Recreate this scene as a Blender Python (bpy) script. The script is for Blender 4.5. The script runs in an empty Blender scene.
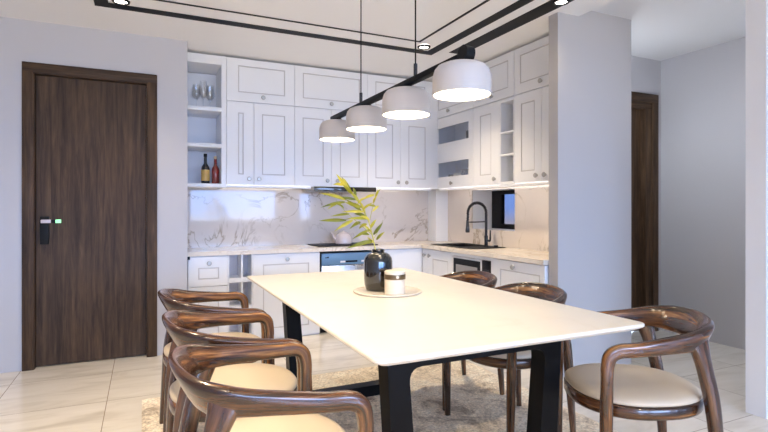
import bpy, bmesh, math, random
from mathutils import Vector, Matrix
random.seed(7)
S = bpy.context.scene
C = S.collection
PI = math.pi

# ------------------------------------------------------------------ materials
def mat(name):
    m = bpy.data.materials.new(name); m.use_nodes = True
    nt = m.node_tree
    b = nt.nodes['Principled BSDF']
    return m, nt, b

def N(nt, kind, **kw):
    n = nt.nodes.new(kind)
    for k, v in kw.items():
        if k in n.inputs: n.inputs[k].default_value = v
        else: setattr(n, k, v)
    return n

def plain(name, col, rough=.5, metal=0., spec=.5, coat=0., bump=0., bscale=60.):
    m, nt, b = mat(name)
    b.inputs['Base Color'].default_value = (*col, 1)
    b.inputs['Roughness'].default_value = rough
    b.inputs['Metallic'].default_value = metal
    b.inputs['Specular IOR Level'].default_value = spec
    b.inputs['Coat Weight'].default_value = coat
    b.inputs['Coat Roughness'].default_value = .05
    tc = N(nt, 'ShaderNodeTexCoord')
    no = N(nt, 'ShaderNodeTexNoise', Scale=bscale, Detail=3.)
    nt.links.new(tc.outputs['Object'], no.inputs['Vector'])
    mr = N(nt, 'ShaderNodeMapRange')
    mr.inputs['To Min'].default_value = max(0, rough - .03); mr.inputs['To Max'].default_value = min(1, rough + .03)
    nt.links.new(no.outputs['Fac'], mr.inputs['Value']); nt.links.new(mr.outputs['Result'], b.inputs['Roughness'])
    if bump:
        bp = N(nt, 'ShaderNodeBump', Strength=bump, Distance=.002)
        nt.links.new(no.outputs['Fac'], bp.inputs['Height']); nt.links.new(bp.outputs['Normal'], b.inputs['Normal'])
    return m

def ramp(nt, stops):
    r = N(nt, 'ShaderNodeValToRGB')
    el = r.color_ramp.elements
    while len(el) < len(stops): el.new(.5)
    for e, (p, c) in zip(el, stops):
        e.position = p; e.color = (*c, 1) if len(c) == 3 else c
    return r

def wood(name, stops, scale, rough=.3, coat=0., spec=.5, bump=0., attr=None):
    """long grain: noise stretched along the axis with the small scale value"""
    m, nt, b = mat(name)
    tc = N(nt, 'ShaderNodeTexCoord'); oi = N(nt, 'ShaderNodeObjectInfo')
    add = N(nt, 'ShaderNodeVectorMath', operation='ADD')
    sc = N(nt, 'ShaderNodeVectorMath', operation='SCALE'); sc.inputs['Scale'].default_value = 9.
    cb = N(nt, 'ShaderNodeCombineXYZ')
    for i in range(3): nt.links.new(oi.outputs['Random'], cb.inputs[i])
    nt.links.new(cb.outputs[0], sc.inputs[0])
    src = tc.outputs['Object']
    if attr:
        at = N(nt, 'ShaderNodeAttribute', attribute_name=attr); src = at.outputs['Vector']; sc.inputs['Scale'].default_value = 0.
    nt.links.new(src, add.inputs[0]); nt.links.new(sc.outputs[0], add.inputs[1])
    mp = N(nt, 'ShaderNodeMapping'); mp.inputs['Scale'].default_value = scale
    nt.links.new(add.outputs[0], mp.inputs['Vector'])
    n1 = N(nt, 'ShaderNodeTexNoise', Scale=1., Detail=8., Roughness=.62, Distortion=.6)
    nt.links.new(mp.outputs[0], n1.inputs['Vector'])
    r = ramp(nt, stops); nt.links.new(n1.outputs['Fac'], r.inputs[0])
    mp2 = N(nt, 'ShaderNodeMapping'); mp2.inputs['Scale'].default_value = tuple(v * 6 for v in scale)
    nt.links.new(add.outputs[0], mp2.inputs['Vector'])
    n2 = N(nt, 'ShaderNodeTexNoise', Scale=1., Detail=4.)
    nt.links.new(mp2.outputs[0], n2.inputs['Vector'])
    mr = N(nt, 'ShaderNodeMapRange'); mr.inputs['From Min'].default_value = .3; mr.inputs['From Max'].default_value = .7
    mr.inputs['To Min'].default_value = .72; mr.inputs['To Max'].default_value = 1.12
    nt.links.new(n2.outputs['Fac'], mr.inputs['Value'])
    mx = N(nt, 'ShaderNodeVectorMath', operation='SCALE')
    nt.links.new(r.outputs[0], mx.inputs[0]); nt.links.new(mr.outputs[0], mx.inputs['Scale'])
    nt.links.new(mx.outputs[0], b.inputs['Base Color'])
    b.inputs['Roughness'].default_value = rough
    b.inputs['Coat Weight'].default_value = coat; b.inputs['Coat Roughness'].default_value = .06
    b.inputs['Specular IOR Level'].default_value = spec
    if bump:
        bp = N(nt, 'ShaderNodeBump', Strength=bump, Distance=.001)
        nt.links.new(n2.outputs['Fac'], bp.inputs['Height']); nt.links.new(bp.outputs['Normal'], b.inputs['Normal'])
    return m

def marble(name, base, vein, scale, width, rough, vein2=None, amount=1., distort=1.6, spec=.5):
    m, nt, b = mat(name)
    tc = N(nt, 'ShaderNodeTexCoord')
    n0 = N(nt, 'ShaderNodeTexNoise', Scale=scale, Detail=7., Roughness=.55, Distortion=distort)
    nt.links.new(tc.outputs['Object'], n0.inputs['Vector'])
    s = N(nt, 'ShaderNodeMath', operation='SUBTRACT'); s.inputs[1].default_value = .5
    a = N(nt, 'ShaderNodeMath', operation='ABSOLUTE')
    nt.links.new(n0.outputs['Fac'], s.inputs[0]); nt.links.new(s.outputs[0], a.inputs[0])
    mr = N(nt, 'ShaderNodeMapRange'); mr.inputs['From Max'].default_value = width
    mr.inputs['To Min'].default_value = 1; mr.inputs['To Max'].default_value = 0
    nt.links.new(a.outputs[0], mr.inputs['Value'])
    n2 = N(nt, 'ShaderNodeTexNoise', Scale=scale * .9, Detail=2.)
    nt.links.new(tc.outputs['Object'], n2.inputs['Vector'])
    r2 = ramp(nt, [(.41, (0, 0, 0)), (.60, (1, 1, 1))]); nt.links.new(n2.outputs['Fac'], r2.inputs[0])
    mu = N(nt, 'ShaderNodeMath', operation='MULTIPLY'); nt.links.new(mr.outputs[0], mu.inputs[0]); nt.links.new(r2.outputs[0], mu.inputs[1])
    mu2 = N(nt, 'ShaderNodeMath', operation='MULTIPLY'); mu2.inputs[1].default_value = amount
    nt.links.new(mu.outputs[0], mu2.inputs[0])
    n3 = N(nt, 'ShaderNodeTexNoise', Scale=scale * 2.2, Detail=5.); nt.links.new(tc.outputs['Object'], n3.inputs['Vector'])
    cl = N(nt, 'ShaderNodeMix', data_type='RGBA'); cl.inputs['A'].default_value = (*vein, 1); cl.inputs['B'].default_value = (*(vein2 or vein), 1)
    nt.links.new(n3.outputs['Fac'], cl.inputs['Factor'])
    cb = N(nt, 'ShaderNodeMix', data_type='RGBA'); cb.inputs['A'].default_value = (*base, 1)
    cb.inputs['B'].default_value = (*[v * .9 for v in base], 1); nt.links.new(n3.outputs['Fac'], cb.inputs['Factor'])
    mx = N(nt, 'ShaderNodeMix', data_type='RGBA')
    nt.links.new(mu2.outputs[0], mx.inputs['Factor']); nt.links.new(cb.outputs['Result'], mx.inputs['A']); nt.links.new(cl.outputs['Result'], mx.inputs['B'])
    nt.links.new(mx.outputs['Result'], b.inputs['Base Color'])
    b.inputs['Roughness'].default_value = rough; b.inputs['Specular IOR Level'].default_value = spec
    if spec >= 1: b.inputs['IOR'].default_value = 1.29
    return m

def emit(name, col, strength):
    m, nt, b = mat(name)
    b.inputs['Base Color'].default_value = (*col, 1)
    b.inputs['Emission Color'].default_value = (*col, 1); b.inputs['Emission Strength'].default_value = strength
    return m

def glass(name, col=(1, 1, 1), rough=0., ior=1.45):
    m, nt, b = mat(name)
    b.inputs['Base Color'].default_value = (*col, 1); b.inputs['Transmission Weight'].default_value = 1
    b.inputs['Roughness'].default_value = rough; b.inputs['IOR'].default_value = ior
    return m

def pane_mat(name, tint, refl=.12):
    """thin clear pane: tinted transparency plus a mirror-like share"""
    m, nt, b = mat(name)
    t = N(nt, 'ShaderNodeBsdfTransparent'); t.inputs[0].default_value = (*tint, 1)
    g = N(nt, 'ShaderNodeBsdfGlossy'); g.inputs['Roughness'].default_value = .02
    mx = N(nt, 'ShaderNodeMixShader'); mx.inputs[0].default_value = refl
    nt.links.new(t.outputs[0], mx.inputs[1]); nt.links.new(g.outputs[0], mx.inputs[2])
    nt.links.new(mx.outputs[0], nt.nodes['Material Output'].inputs['Surface'])
    return m

WALL = plain('wall_paint', (.535, .53, .555), .55, spec=.35, bump=.03, bscale=300)
WALLW = plain('white_paint', (.80, .795, .80), .5, spec=.35)
WALL_DIM = plain('wall_paint_dim', (.475, .455, .45), .55, spec=.3)  # wall paint darkened to offset the strong daylight on the column
CEIL = plain('stretch_ceiling', (.91, .91, .905), .12, spec=.45)
HALLC = plain('hall_ceiling_paint', (.74, .74, .75), .6)
CAB = plain('white_lacquer', (.83, .845, .875), .32, spec=.5)
CABIN = plain('cabinet_inside', (.82, .83, .88), .45)
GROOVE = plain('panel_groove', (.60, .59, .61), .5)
BLACK = plain('black_metal', (.006, .006, .0065), .5, spec=.2)
BLACKG = plain('black_gloss', (.008, .008, .009), .08, coat=1.)
BLACKR = plain('black_composite', (.015, .015, .015), .5, spec=.15)
HOB = plain('hob_glass', (.012, .012, .012), .4, spec=.08)
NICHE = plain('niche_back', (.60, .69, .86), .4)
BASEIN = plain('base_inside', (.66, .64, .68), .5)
GUN = plain('gunmetal', (.05, .05, .055), .28, metal=.8)
STEEL = plain('steel', (.55, .54, .53), .28, metal=1.)
KNOB = plain('knob_nickel', (.46, .45, .43), .35, metal=.7)
SKYPANEL = plain('panel_sky_tint', (.13, .25, .40), .45, metal=.1)  # sky reflection painted into the steel panel's base colour
BUTTON = plain('light_button', (.75, .75, .78), .4)
SEAT = plain('seat_leather', (.60, .51, .39), .5, spec=.4, bump=.15, bscale=220)
SHADE = plain('shade_white', (.62, .58, .555), .4, bscale=3)
GLASS = pane_mat('clear_glass', (.965, .975, .985), .09)
VASEM = plain('vase_glaze', (.010, .009, .008), .10, coat=1.)
CREAM = plain('cream_ceramic', (.78, .69, .55), .4)
BRONZE = plain('bronze_band', (.22, .16, .09), .3, metal=.9)
STEM = plain('stem_green', (.45, .42, .10), .5)
LEAF = None
PANE = pane_mat('window_pane', (.82, .90, 1.), .08)
PANED = pane_mat('tinted_pane', (.15, .155, .185), .06)
CABPANE = pane_mat('cabinet_pane', (.86, .89, .93), .16)
MICROG = plain('microwave_glass', (.012, .012, .013), .4, spec=.12)
MICROF = plain('microwave_frame', (.72, .71, .71), .35)
POTM = plain('pot_enamel', (.66, .58, .58), .18, coat=.5)
TABLE_B = plain('table_black', (.003, .003, .0035), .4, spec=.14)
WALNUT = wood('walnut_arm', [(.34, (.012, .005, .003)), (.45, (.045, .016, .006)), (.55, (.130, .048, .015)), (.68, (.44, .20, .060))], (2.6, 30, 38),   .26, coat=.6, spec=.4, attr='grain')
WALNUTL = wood('walnut_leg', [(.30, (.016, .007, .004)), (.48, (.06, .024, .012)), (.60, (.13, .055, .025)), (.72, (.24, .11, .048))], (2.6, 34, 34), .25, coat=.8, attr='grain')
DOORW = wood('dark_oak', [(.28, (.022, .011, .005)), (.46, (.060, .033, .017)), (.58, (.090, .051, .027)), (.72, (.130, .077, .042))], (26, 26, 1.6), .55, bump=.25, spec=.3)
DOORH = wood('dark_oak_across', [(.28, (.022, .011, .005)), (.46, (.060, .033, .017)), (.58, (.090, .051, .027)), (.72, (.130, .077, .042))], (1.6, 26, 26), .55, bump=.25, spec=.3)
SPLASH = marble('splash_marble', (.72, .655, .605), (.30, .18, .05), 1.9, .016, .05, (.26, .24, .20), .75, 1.1, spec=1.)
COUNTER = marble('counter_stone', (.87, .79, .68), (.50, .38, .22), 4.5, .05, .16, (.55, .50, .42), .55)
TABLET = marble('table_ceramic', (.84, .79, .69), (.70, .62, .48), 1.3, .04, .34, (.74, .68, .58), .35, 2.0)
TRAYM = marble('tray_stone', (.76, .69, .57), (.55, .47, .36), 9., .08, .3, None, .5)
LEDGE = plain('label_gold', (.62, .38, .10), .4)
REDB = plain('red_bottle', (.22, .015, .012), .12, coat=.8)
DARKB = plain('dark_bottle', (.012, .014, .018), .10, coat=.8)
LABELW = plain('label_paper', (.72, .55, .33), .6)
LAMP = emit('lamp_diffuser', (1., .82, .60), 4.7)
SPOT = emit('downlight_lens', (1., .93, .84), 3.)
GREEN = emit('lock_led', (.35, 1., .45), .22)
PINK = plain('lock_lever_metal', (.55, .47, .47), .45, metal=.4)
OUTW = plain('outside_render', (.75, .78, .82), .8)

def leaf_mat():
    m, nt, b = mat('leaf_yellow_green')
    tc = N(nt, 'ShaderNodeTexCoord'); oi = N(nt, 'ShaderNodeObjectInfo')
    r = ramp(nt, [(.15, (.10, .15, .012)), (.45, (.38, .38, .03)), (.85, (.78, .70, .10))])
    n = N(nt, 'ShaderNodeTexNoise', Scale=14., Detail=2.)
    nt.links.new(tc.outputs['Object'], n.inputs['Vector'])
    mx = N(nt, 'ShaderNodeMath', operation='MULTIPLY_ADD'); mx.inputs[1].default_value = .55
    hm = N(nt, 'ShaderNodeMath', operation='MULTIPLY'); hm.inputs[1].default_value = .6
    nt.links.new(oi.outputs['Random'], hm.inputs[0]); nt.links.new(n.outputs['Fac'], mx.inputs[0]); nt.links.new(hm.outputs[0], mx.inputs[2])
    nt.links.new(mx.outputs[0], r.inputs[0]); nt.links.new(r.outputs[0], b.inputs['Base Color'])
    b.inputs['Roughness'].default_value = .4
    return m
LEAF = leaf_mat()

def floor_mat():
    m, nt, b = mat('marble_tile')
    tc = N(nt, 'ShaderNodeTexCoord'); sp = N(nt, 'ShaderNodeSeparateXYZ')
    nt.links.new(tc.outputs['Object'], sp.inputs[0])
    lines = []
    cells = []
    for i, off in ((0, .805), (1, .065)):
        a = N(nt, 'ShaderNodeMath', operation='ADD'); a.inputs[1].default_value = off + 12
        d = N(nt, 'ShaderNodeMath', operation='DIVIDE'); d.inputs[1].default_value = .6
        f = N(nt, 'ShaderNodeMath', operation='FRACT'); fl = N(nt, 'ShaderNodeMath', operation='FLOOR')
        l = N(nt, 'ShaderNodeMath', operation='LESS_THAN'); l.inputs[1].default_value = .007
        nt.links.new(sp.outputs[i], a.inputs[0]); nt.links.new(a.outputs[0], d.inputs[0])
        nt.links.new(d.outputs[0], f.inputs[0]); nt.links.new(d.outputs[0], fl.inputs[0]); nt.links.new(f.outputs[0], l.inputs[0])
        lines.append(l); cells.append(fl)
    mxl = N(nt, 'ShaderNodeMath', operation='MAXIMUM')
    nt.links.new(lines[0].outputs[0], mxl.inputs[0]); nt.links.new(lines[1].outputs[0], mxl.inputs[1])
    cc = N(nt, 'ShaderNodeCombineXYZ'); nt.links.new(cells[0].outputs[0], cc.inputs[0]); nt.links.new(cells[1].outputs[0], cc.inputs[1])
    wn = N(nt, 'ShaderNodeTexWhiteNoise'); nt.links.new(cc.outputs[0], wn.inputs['Vector'])
    sc = N(nt, 'ShaderNodeVectorMath', operation='SCALE'); sc.inputs['Scale'].default_value = 7.
    nt.links.new(wn.outputs['Color'], sc.inputs[0])
    add = N(nt, 'ShaderNodeVectorMath', operation='ADD'); nt.links.new(tc.outputs['Object'], add.inputs[0]); nt.links.new(sc.outputs[0], add.inputs[1])
    mp = N(nt, 'ShaderNodeMapping'); mp.inputs['Scale'].default_value = (1.1, 4.5, 1); mp.inputs['Rotation'].default_value = (0, 0, .12)
    nt.links.new(add.outputs[0], mp.inputs['Vector'])
    n = N(nt, 'ShaderNodeTexNoise', Scale=1.4, Detail=7., Roughness=.6, Distortion=.8); nt.links.new(mp.outputs[0], n.inputs['Vector'])
    r = ramp(nt, [(.30, (.62, .57, .49)), (.50, (.78, .735, .655)), (.70, (.84, .80, .73))]); nt.links.new(n.outputs['Fac'], r.inputs[0])
    mx = N(nt, 'ShaderNodeMix', data_type='RGBA'); mx.inputs['B'].default_value = (.33, .27, .21, 1)
    nt.links.new(mxl.outputs[0], mx.inputs['Factor']); nt.links.new(r.outputs[0], mx.inputs['A'])
    nt.links.new(mx.outputs['Result'], b.inputs['Base Color'])
    b.inputs['Roughness'].default_value = .16
    return m
FLOOR = floor_mat()

def rug_mat():
    m, nt, b = mat('rug_pile')
    tc = N(nt, 'ShaderNodeTexCoord')
    n1 = N(nt, 'ShaderNodeTexNoise', Scale=4.5, Detail=8., Roughness=.75, Distortion=1.0)
    nt.links.new(tc.outputs['Object'], n1.inputs['Vector'])
    r = ramp(nt, [(.38, (.46, .38, .29)), (.49, (.87, .76, .60)), (.60, (.96, .89, .75))]); nt.links.new(n1.outputs['Fac'], r.inputs[0])
    n2 = N(nt, 'ShaderNodeTexNoise', Scale=70., Detail=3., Roughness=.7); nt.links.new(tc.outputs['Object'], n2.inputs['Vector'])
    mr = N(nt, 'ShaderNodeMapRange'); mr.inputs['From Min'].default_value = .3; mr.inputs['From Max'].default_value = .7
    mr.inputs['To Min'].default_value = .6; mr.inputs['To Max'].default_value = 1.25
    nt.links.new(n2.outputs['Fac'], mr.inputs['Value'])
    s = N(nt, 'ShaderNodeVectorMath', operation='SCALE'); nt.links.new(r.outputs[0], s.inputs[0]); nt.links.new(mr.outputs[0], s.inputs['Scale'])
    nt.links.new(s.outputs[0], b.inputs['Base Color'])
    b.inputs['Roughness'].default_value = .95; b.inputs['Specular IOR Level'].default_value = .1
    bp = N(nt, 'ShaderNodeBump', Strength=.8, Distance=.01); nt.links.new(n2.outputs['Fac'], bp.inputs['Height']); nt.links.new(bp.outputs['Normal'], b.inputs['Normal'])
    return m
RUG = rug_mat()

# ------------------------------------------------------------------ mesh helpers
def BM(): return bmesh.new()

def box(bm, x0, x1, y0, y1, z0, z1, bev=0., seg=2):
    r = bmesh.ops.create_cube(bm, size=1)
    vs = r['verts']
    for v in vs:
        v.co = Vector((x0 + (v.co.x + .5) * (x1 - x0), y0 + (v.co.y + .5) * (y1 - y0), z0 + (v.co.z + .5) * (z1 - z0)))
    if bev:
        es = list({e for v in vs for e in v.link_edges})
        bmesh.ops.bevel(bm, geom=es, offset=bev, segments=seg, affect='EDGES', profile=.5)
    return bm

def loft(bm, rings, cap=True, closed=False, grain=None):
    if grain and not bm.verts.layers.float_vector.get('grain'): bm.verts.layers.float_vector.new('grain')
    vr = [[bm.verts.new(p) for p in r] for r in rings]
    n = len(vr[0])
    if grain:
        ly = bm.verts.layers.float_vector.get('grain')
        for r, g in zip(vr, grain):
            for v, q in zip(r, g): v[ly] = q
    pairs = list(zip(vr, vr[1:])) + ([(vr[-1], vr[0])] if closed else [])
    for a, b in pairs:
        for i in range(n):
            bm.faces.new((a[i], a[(i + 1) % n], b[(i + 1) % n], b[i]))
    if cap and not closed:
        bm.faces.new(list(reversed(vr[0]))); bm.faces.new(vr[-1])
    return bm

def lathe(bm, prof, n=32, cx=0., cy=0.):
    """prof: (r, z) from bottom to top; r = 0 closes to a point"""
    rows = []
    for r, z in prof:
        if r < 1e-6: rows.append([bm.verts.new((cx, cy, z))])
        else: rows.append([bm.verts.new((cx + r * math.cos(2 * PI * i / n), cy + r * math.sin(2 * PI * i / n), z)) for i in range(n)])
    for a, b in zip(rows, rows[1:]):
        for i in range(n):
            j = (i + 1) % n
            if len(a) == 1 and len(b) == 1: continue
            if len(a) == 1: bm.faces.new((a[0], b[j], b[i]))
            elif len(b) == 1: bm.faces.new((a[i], a[j], b[0]))
            else: bm.faces.new((a[i], a[j], b[j], b[i]))
    return bm

def tube(bm, pts, rad, n=10, cap=True):
    pts = [Vector(p) for p in pts]
    rad = rad if isinstance(rad, (list, tuple)) else [rad] * len(pts)
    rings = []
    up = None
    for i, p in enumerate(pts):
        t = (pts[min(i + 1, len(pts) - 1)] - pts[max(i - 1, 0)]).normalized()
        if up is None:
            up = Vector((0, 0, 1)) if abs(t.z) < .9 else Vector((1, 0, 0))
        s = t.cross(up).normalized(); up = s.cross(t).normalized()
        rings.append([p + (s * math.cos(2 * PI * k / n) + up * math.sin(2 * PI * k / n)) * rad[i] for k in range(n)])
    return loft(bm, rings, cap)

def catmull(P, k):
    """interpolates tuples of numbers"""
    out = []
    n = len(P)
    for i in range(n - 1):
        p0, p1, p2, p3 = P[max(i - 1, 0)], P[i], P[i + 1], P[min(i + 2, n - 1)]
        for j in range(k):
            t = j / k
            out.append(tuple(.5 * (2 * b + (c - a) * t + (2 * a - 5 * b + 4 * c - d) * t * t + (3 * b - a - 3 * c + d) * t ** 3) for a, b, c, d in zip(p0, p1, p2, p3)))
    out.append(tuple(P[-1]))
    return out

def sect(w, h, n=16, e=.55):
    r = []
    for k in range(n):
        a = 2 * PI * (k + .5) / n
        c, s = math.cos(a), math.sin(a)
        r.append((w / 2 * math.copysign(abs(c) ** e, c), h / 2 * math.copysign(abs(s) ** e, s)))
    return r

def sweep(bm, ctrl, k=6, n=16, e=.55, run0=0., flip=1):
    """ctrl rows: x y z  sx sy sz (side axis)  w h"""
    C2 = catmull(ctrl, k)
    rings = []; grain = []; run = run0
    for i, c in enumerate(C2):
        p = Vector(c[:3])
        t = (Vector(C2[min(i + 1, len(C2) - 1)][:3]) - Vector(C2[max(i - 1, 0)][:3])).normalized()
        s = Vector(c[3:6]); s = (s - t * s.dot(t)).normalized(); u = t.cross(s)
        if i: run += flip * (p - Vector(C2[i - 1][:3])).length
        sc_ = sect(c[6], c[7], n, e)
        rings.append([p + s * a + u * b for a, b in sc_]); grain.append([(run, a, b * flip) for a, b in sc_])
    return loft(bm, rings, grain=grain)

def finish(bm, name, m, parent=None, loc=None, rz=0., sharp=35):
    bmesh.ops.recalc_face_normals(bm, faces=bm.faces)
    me = bpy.data.meshes.new(name); bm.to_mesh(me); bm.free()
    for p in me.polygons: p.use_smooth = True
    me.set_sharp_from_angle(angle=math.radians(sharp))
    o = bpy.data.objects.new(name, me); C.objects.link(o)
    for x in (m if isinstance(m, (list, tuple)) else [m]): me.materials.append(x)
    if parent: o.parent = parent
    if loc: o.location = loc
    if rz: o.rotation_euler[2] = rz
    return o

def tag(o, label, cat, group=None):
    o['label'] = label; o['category'] = cat
    if group: o['group'] = group
    return o

def thing(name, label, cat, loc=(0, 0, 0), rz=0., group=None):
    o = bpy.data.objects.new(name, None); C.objects.link(o)
    o.location = loc; o.rotation_euler[2] = rz; o.empty_display_size = .1
    return tag(o, label, cat, group)

def struct(name, bm, m, sharp=35):
    o = finish(bm, name, m, sharp=sharp); o['kind'] = 'structure'; return o

def B(*a, **k): return box(BM(), *a, **k)

def copy_thing(o, loc, rz, label, group=None):
    c = o.copy(); C.objects.link(c); c.location = loc; c.rotation_euler[2] = rz; c['label'] = label
    if group: c['group'] = group
    for ch in list(o.children):
        d = ch.copy(); C.objects.link(d); d.parent = c
        for g in list(ch.children):
            e = g.copy(); C.objects.link(e); e.parent = d
    return c

# ------------------------------------------------------------------ the room
ZL, ZH = 2.54, 2.60          # dining / kitchen ceiling and hall ceiling
struct('floor', B(-2.0, 9.2, -6.0, 5.4, -.1, 0), FLOOR)
b = BM(); box(b, -2.0, 2.80, -6.0, 2.80, ZL, 2.75); box(b, -2.0, 3.12, 2.80, 5.4, ZL, 2.75)
struct('ceiling', b, CEIL)
b = BM(); box(b, 2.80, 9.2, -6.0, 2.80, ZH, 2.75); box(b, 3.12, 5.0, 2.80, 3.5, ZH, 2.75)
struct('ceiling_hall', b, HALLC)

# wall with the dark entrance door
b = BM(); dx0, dx1, dz = -.735, .036, 2.175
box(b, -2.0, dx0, 4.455, 4.70, 0, ZL); box(b, dx1, .323, 4.455, 4.70, 0, ZL); box(b, dx0, dx1, 4.455, 4.70, dz, ZL)
box(b, .20, .323, 4.70, 5.3, 0, ZL); box(b, -2.0, .20, 4.70, 4.80, 0, ZL)
struct('wall_left', b, WALL)
struct('wall_back', B(.323, 3.45, 5.10, 5.4, 0, ZL), WALLW)
# right kitchen wall with the window opening
b = BM(); wy0, wy1, wz0, wz1 = 3.762, 4.445, .965, 1.362
box(b, 3.12, 3.42, 2.79, wy0, 0, ZL) if False else box(b, 3.12, 3.33, 2.79, 3.33, 0, ZH)
box(b, 3.12, 3.42, 3.33, wy0, 0, ZL); box(b, 3.12, 3.42, wy1, 5.1, 0, ZL)
box(b, 3.12, 3.42, wy0, wy1, 0, wz0); box(b, 3.12, 3.42, wy0, wy1, wz1, ZL)
struct('wall_right', b, WALLW)
struct('wall_column', B(2.606, 3.335, 2.70, 2.79, 0, ZH), WALL_DIM)
struct('trim_1', B(2.95, 3.105, 4.91, 5.085, .809, 1.383), CAB)                 # boxed corner duct above the worktop
# hall
b = BM(); hx0, hx1, hz = 3.62, 4.415, 2.20
box(b, 3.33, hx0, 3.33, 3.50, 0, ZH); box(b, hx1, 4.52, 3.33, 3.50, 0, ZH); box(b, hx0, hx1, 3.33, 3.50, hz, ZH)
struct('wall_hall', b, WALL)
struct('wall_hall_right', B(4.52, 4.70, 1.78, 3.50, 0, ZH), WALL)
struct('wall_front', B(3.138, 9.2, 1.67, 1.778, 0, ZH), WALLW)
b = BM()
box(b, 3.1385, 4.52, 1.6695, 1.67, 0, .0001) ; b.free()
# side and rear of the dining room
struct('wall_dining_left', B(-2.2, -2.0, -6.0, 4.8, 0, ZL), WALL)
struct('wall_dining_right', B(9.2, 9.4, -6.0, 1.78, 0, ZH), WALL)
wins = [(-1.7, .85), (1.2, 3.85), (4.55, 5.0), (6.6, 7.0)]
WZ0, WZ1 = .78, 2.42
b = BM(); x = -2.2
for a, c in wins:
    box(b, x, a, -6.15, -6.0, 0, 2.6); box(b, a, c, -6.15, -6.0, 0, WZ0); box(b, a, c, -6.15, -6.0, WZ1, 2.6); x = c
box(b, x, 9.4, -6.15, -6.0, 0, 2.6)
struct('wall_rear', b, WALLW)
for i, (a, c) in enumerate(wins):
    b = BM(); f = .05
    box(b, a, c, -6.13, -6.06, WZ0, WZ0 + f); box(b, a, c, -6.13, -6.06, WZ1 - f, WZ1)
    box(b, a, a + f, -6.13, -6.06, WZ0 + f, WZ1 - f); box(b, c - f, c, -6.13, -6.06, WZ0 + f, WZ1 - f)
    w = struct('window_%d' % (i + 2), b, BLACK)
    finish(B(a + f, c - f, -6.10, -6.094, WZ0 + f, WZ1 - f), 'pane', PANE, w)

# kitchen window set deep in the opening above the sink
b = BM(); X0, X1 = 3.362, 3.415
box(b, X0, X1, wy1 - .148, wy1, wz0, wz1); box(b, X0, X1, wy0, wy0 + .09, wz0, wz1)
box(b, X0, X1, wy0 + .09, wy1 - .148, wz0, wz0 + .05); box(b, X0, X1, wy0 + .09, wy1 - .148, wz1 - .04, wz1)
w1 = struct('window_1', b, BLACK)
finish(B(3.385, 3.391, wy0 + .09, wy1 - .148, wz0 + .05, wz1 - .04), 'pane', PANED, w1)

# entrance door
d1 = bpy.data.objects.new('door_1', None); C.objects.link(d1); d1['kind'] = 'structure'; d1.location = (-.35, 4.455, 0)
b = BM()
for s in (-1, 1):
    cx = -.35 + s * .0
    xo = (-.795 if s < 0 else .097); xi = (-.727 if s < 0 else .028)
    a0, a1 = min(xo, xi), max(xo, xi)
    box(b, a0 + .35, a1 + .35, -.018, -.001, 0, 2.235, .003)
    xm = dx0 if s < 0 else dx1
    xq = -.72 if s < 0 else .021
    a0, a1 = min(xm + (.002 if s < 0 else -.002), xq), max(xm + (.002 if s < 0 else -.002), xq)
    box(b, a0 + .35, a1 + .35, -.010, .16, 0, dz - .002)
finish(b, 'door_frame', DOORW, d1)
b = BM(); box(b, -.795 + .35, .097 + .35, -.0185, -.0012, 2.168, 2.2352, .003); box(b, dx0 + .352, dx1 + .348, -.0105, .16, dz - .017, dz - .0025)
finish(b, 'door_head', DOORH, d1)
finish(B(-.72 + .352, .021 + .348, .045, .085, .008, dz - .019), 'door_leaf', DOORW, d1)
lk = finish(B(-.692 + .35, -.636 + .35, .022, .044, .908, 1.115, .004), 'door_lock', BLACKR, d1)
b = BM(); box(b, -.682 + .35, -.618 + .35, -.012, .010, 1.066, 1.092, .003); tube(b, [(-.672 + .35, .008, 1.078), (-.672 + .35, .024, 1.078)], .010)
l2 = finish(b, 'lever', PINK, lk)
finish(B(-.618 + .35, -.590 + .35, -.010, .008, 1.068, 1.090), 'lever_grip', BLACK, l2)
finish(B(-.590 + .35, -.556 + .35, -.012, .010, 1.066, 1.092, .002), 'light_tip', GREEN, l2)

# hall door
d2 = bpy.data.objects.new('door_2', None); C.objects.link(d2); d2['kind'] = 'structure'; d2.location = (4.0, 3.33, 0)
b = BM()
box(b, .385, .467, -.018, -.001, 0, 2.262, .003); box(b, -.447, -.365, -.018, -.001, 0, 2.262, .003)
box(b, .30, .413, -.006, .13, 0, 2.198); box(b, -.378, -.30, -.006, .13, 0, 2.198)
finish(b, 'door_frame', DOORW, d2)
b = BM(); box(b, -.447, .467, -.0185, -.0012, 2.185, 2.2622, .003); box(b, -.378, .413, -.0065, .13, 2.12, 2.1985)
finish(b, 'door_head', DOORH, d2)
finish(B(-.299, .299, .05, .09, .008, 2.118), 'door_leaf', DOORW, d2)

# marble splashbacks
sp = struct('trim_2', B(.335, 2.948, 5.085, 5.0995, .8085, 1.383), SPLASH)
b = BM()
box(b, 3.105, 3.1195, 2.795, wy0, .8085, 1.383); box(b, 3.105, 3.1195, wy1, 4.909, .8085, 1.383)
box(b, 3.105, 3.1195, wy0, wy1, .8085, wz0); box(b, 3.105, 3.1195, wy0, wy1, wz1, 1.383)
struct('trim_3', b, SPLASH)

# black channels let into the glossy ceiling
def ring(x0, x1, y1, w, y0=-4.2):
    b = BM()
    box(b, x0, x1, y1 - w, y1, ZL - .004, ZL - .0005); box(b, x0, x0 + w, y0, y1 - w, ZL - .004, ZL - .0005); box(b, x1 - w, x1, y0, y1 - w, ZL - .004, ZL - .0005)
    return b
struct('trim_4', ring(-.297, 2.313, 3.932, .085), BLACK)
struct('trim_5', ring(-.03, 2.052, 3.668, .02), BLACK)
struct('trim_6', B(2.415, 2.55, -4.2, 3.80, ZL - .004, ZL - .0005), BLACK)

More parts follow.
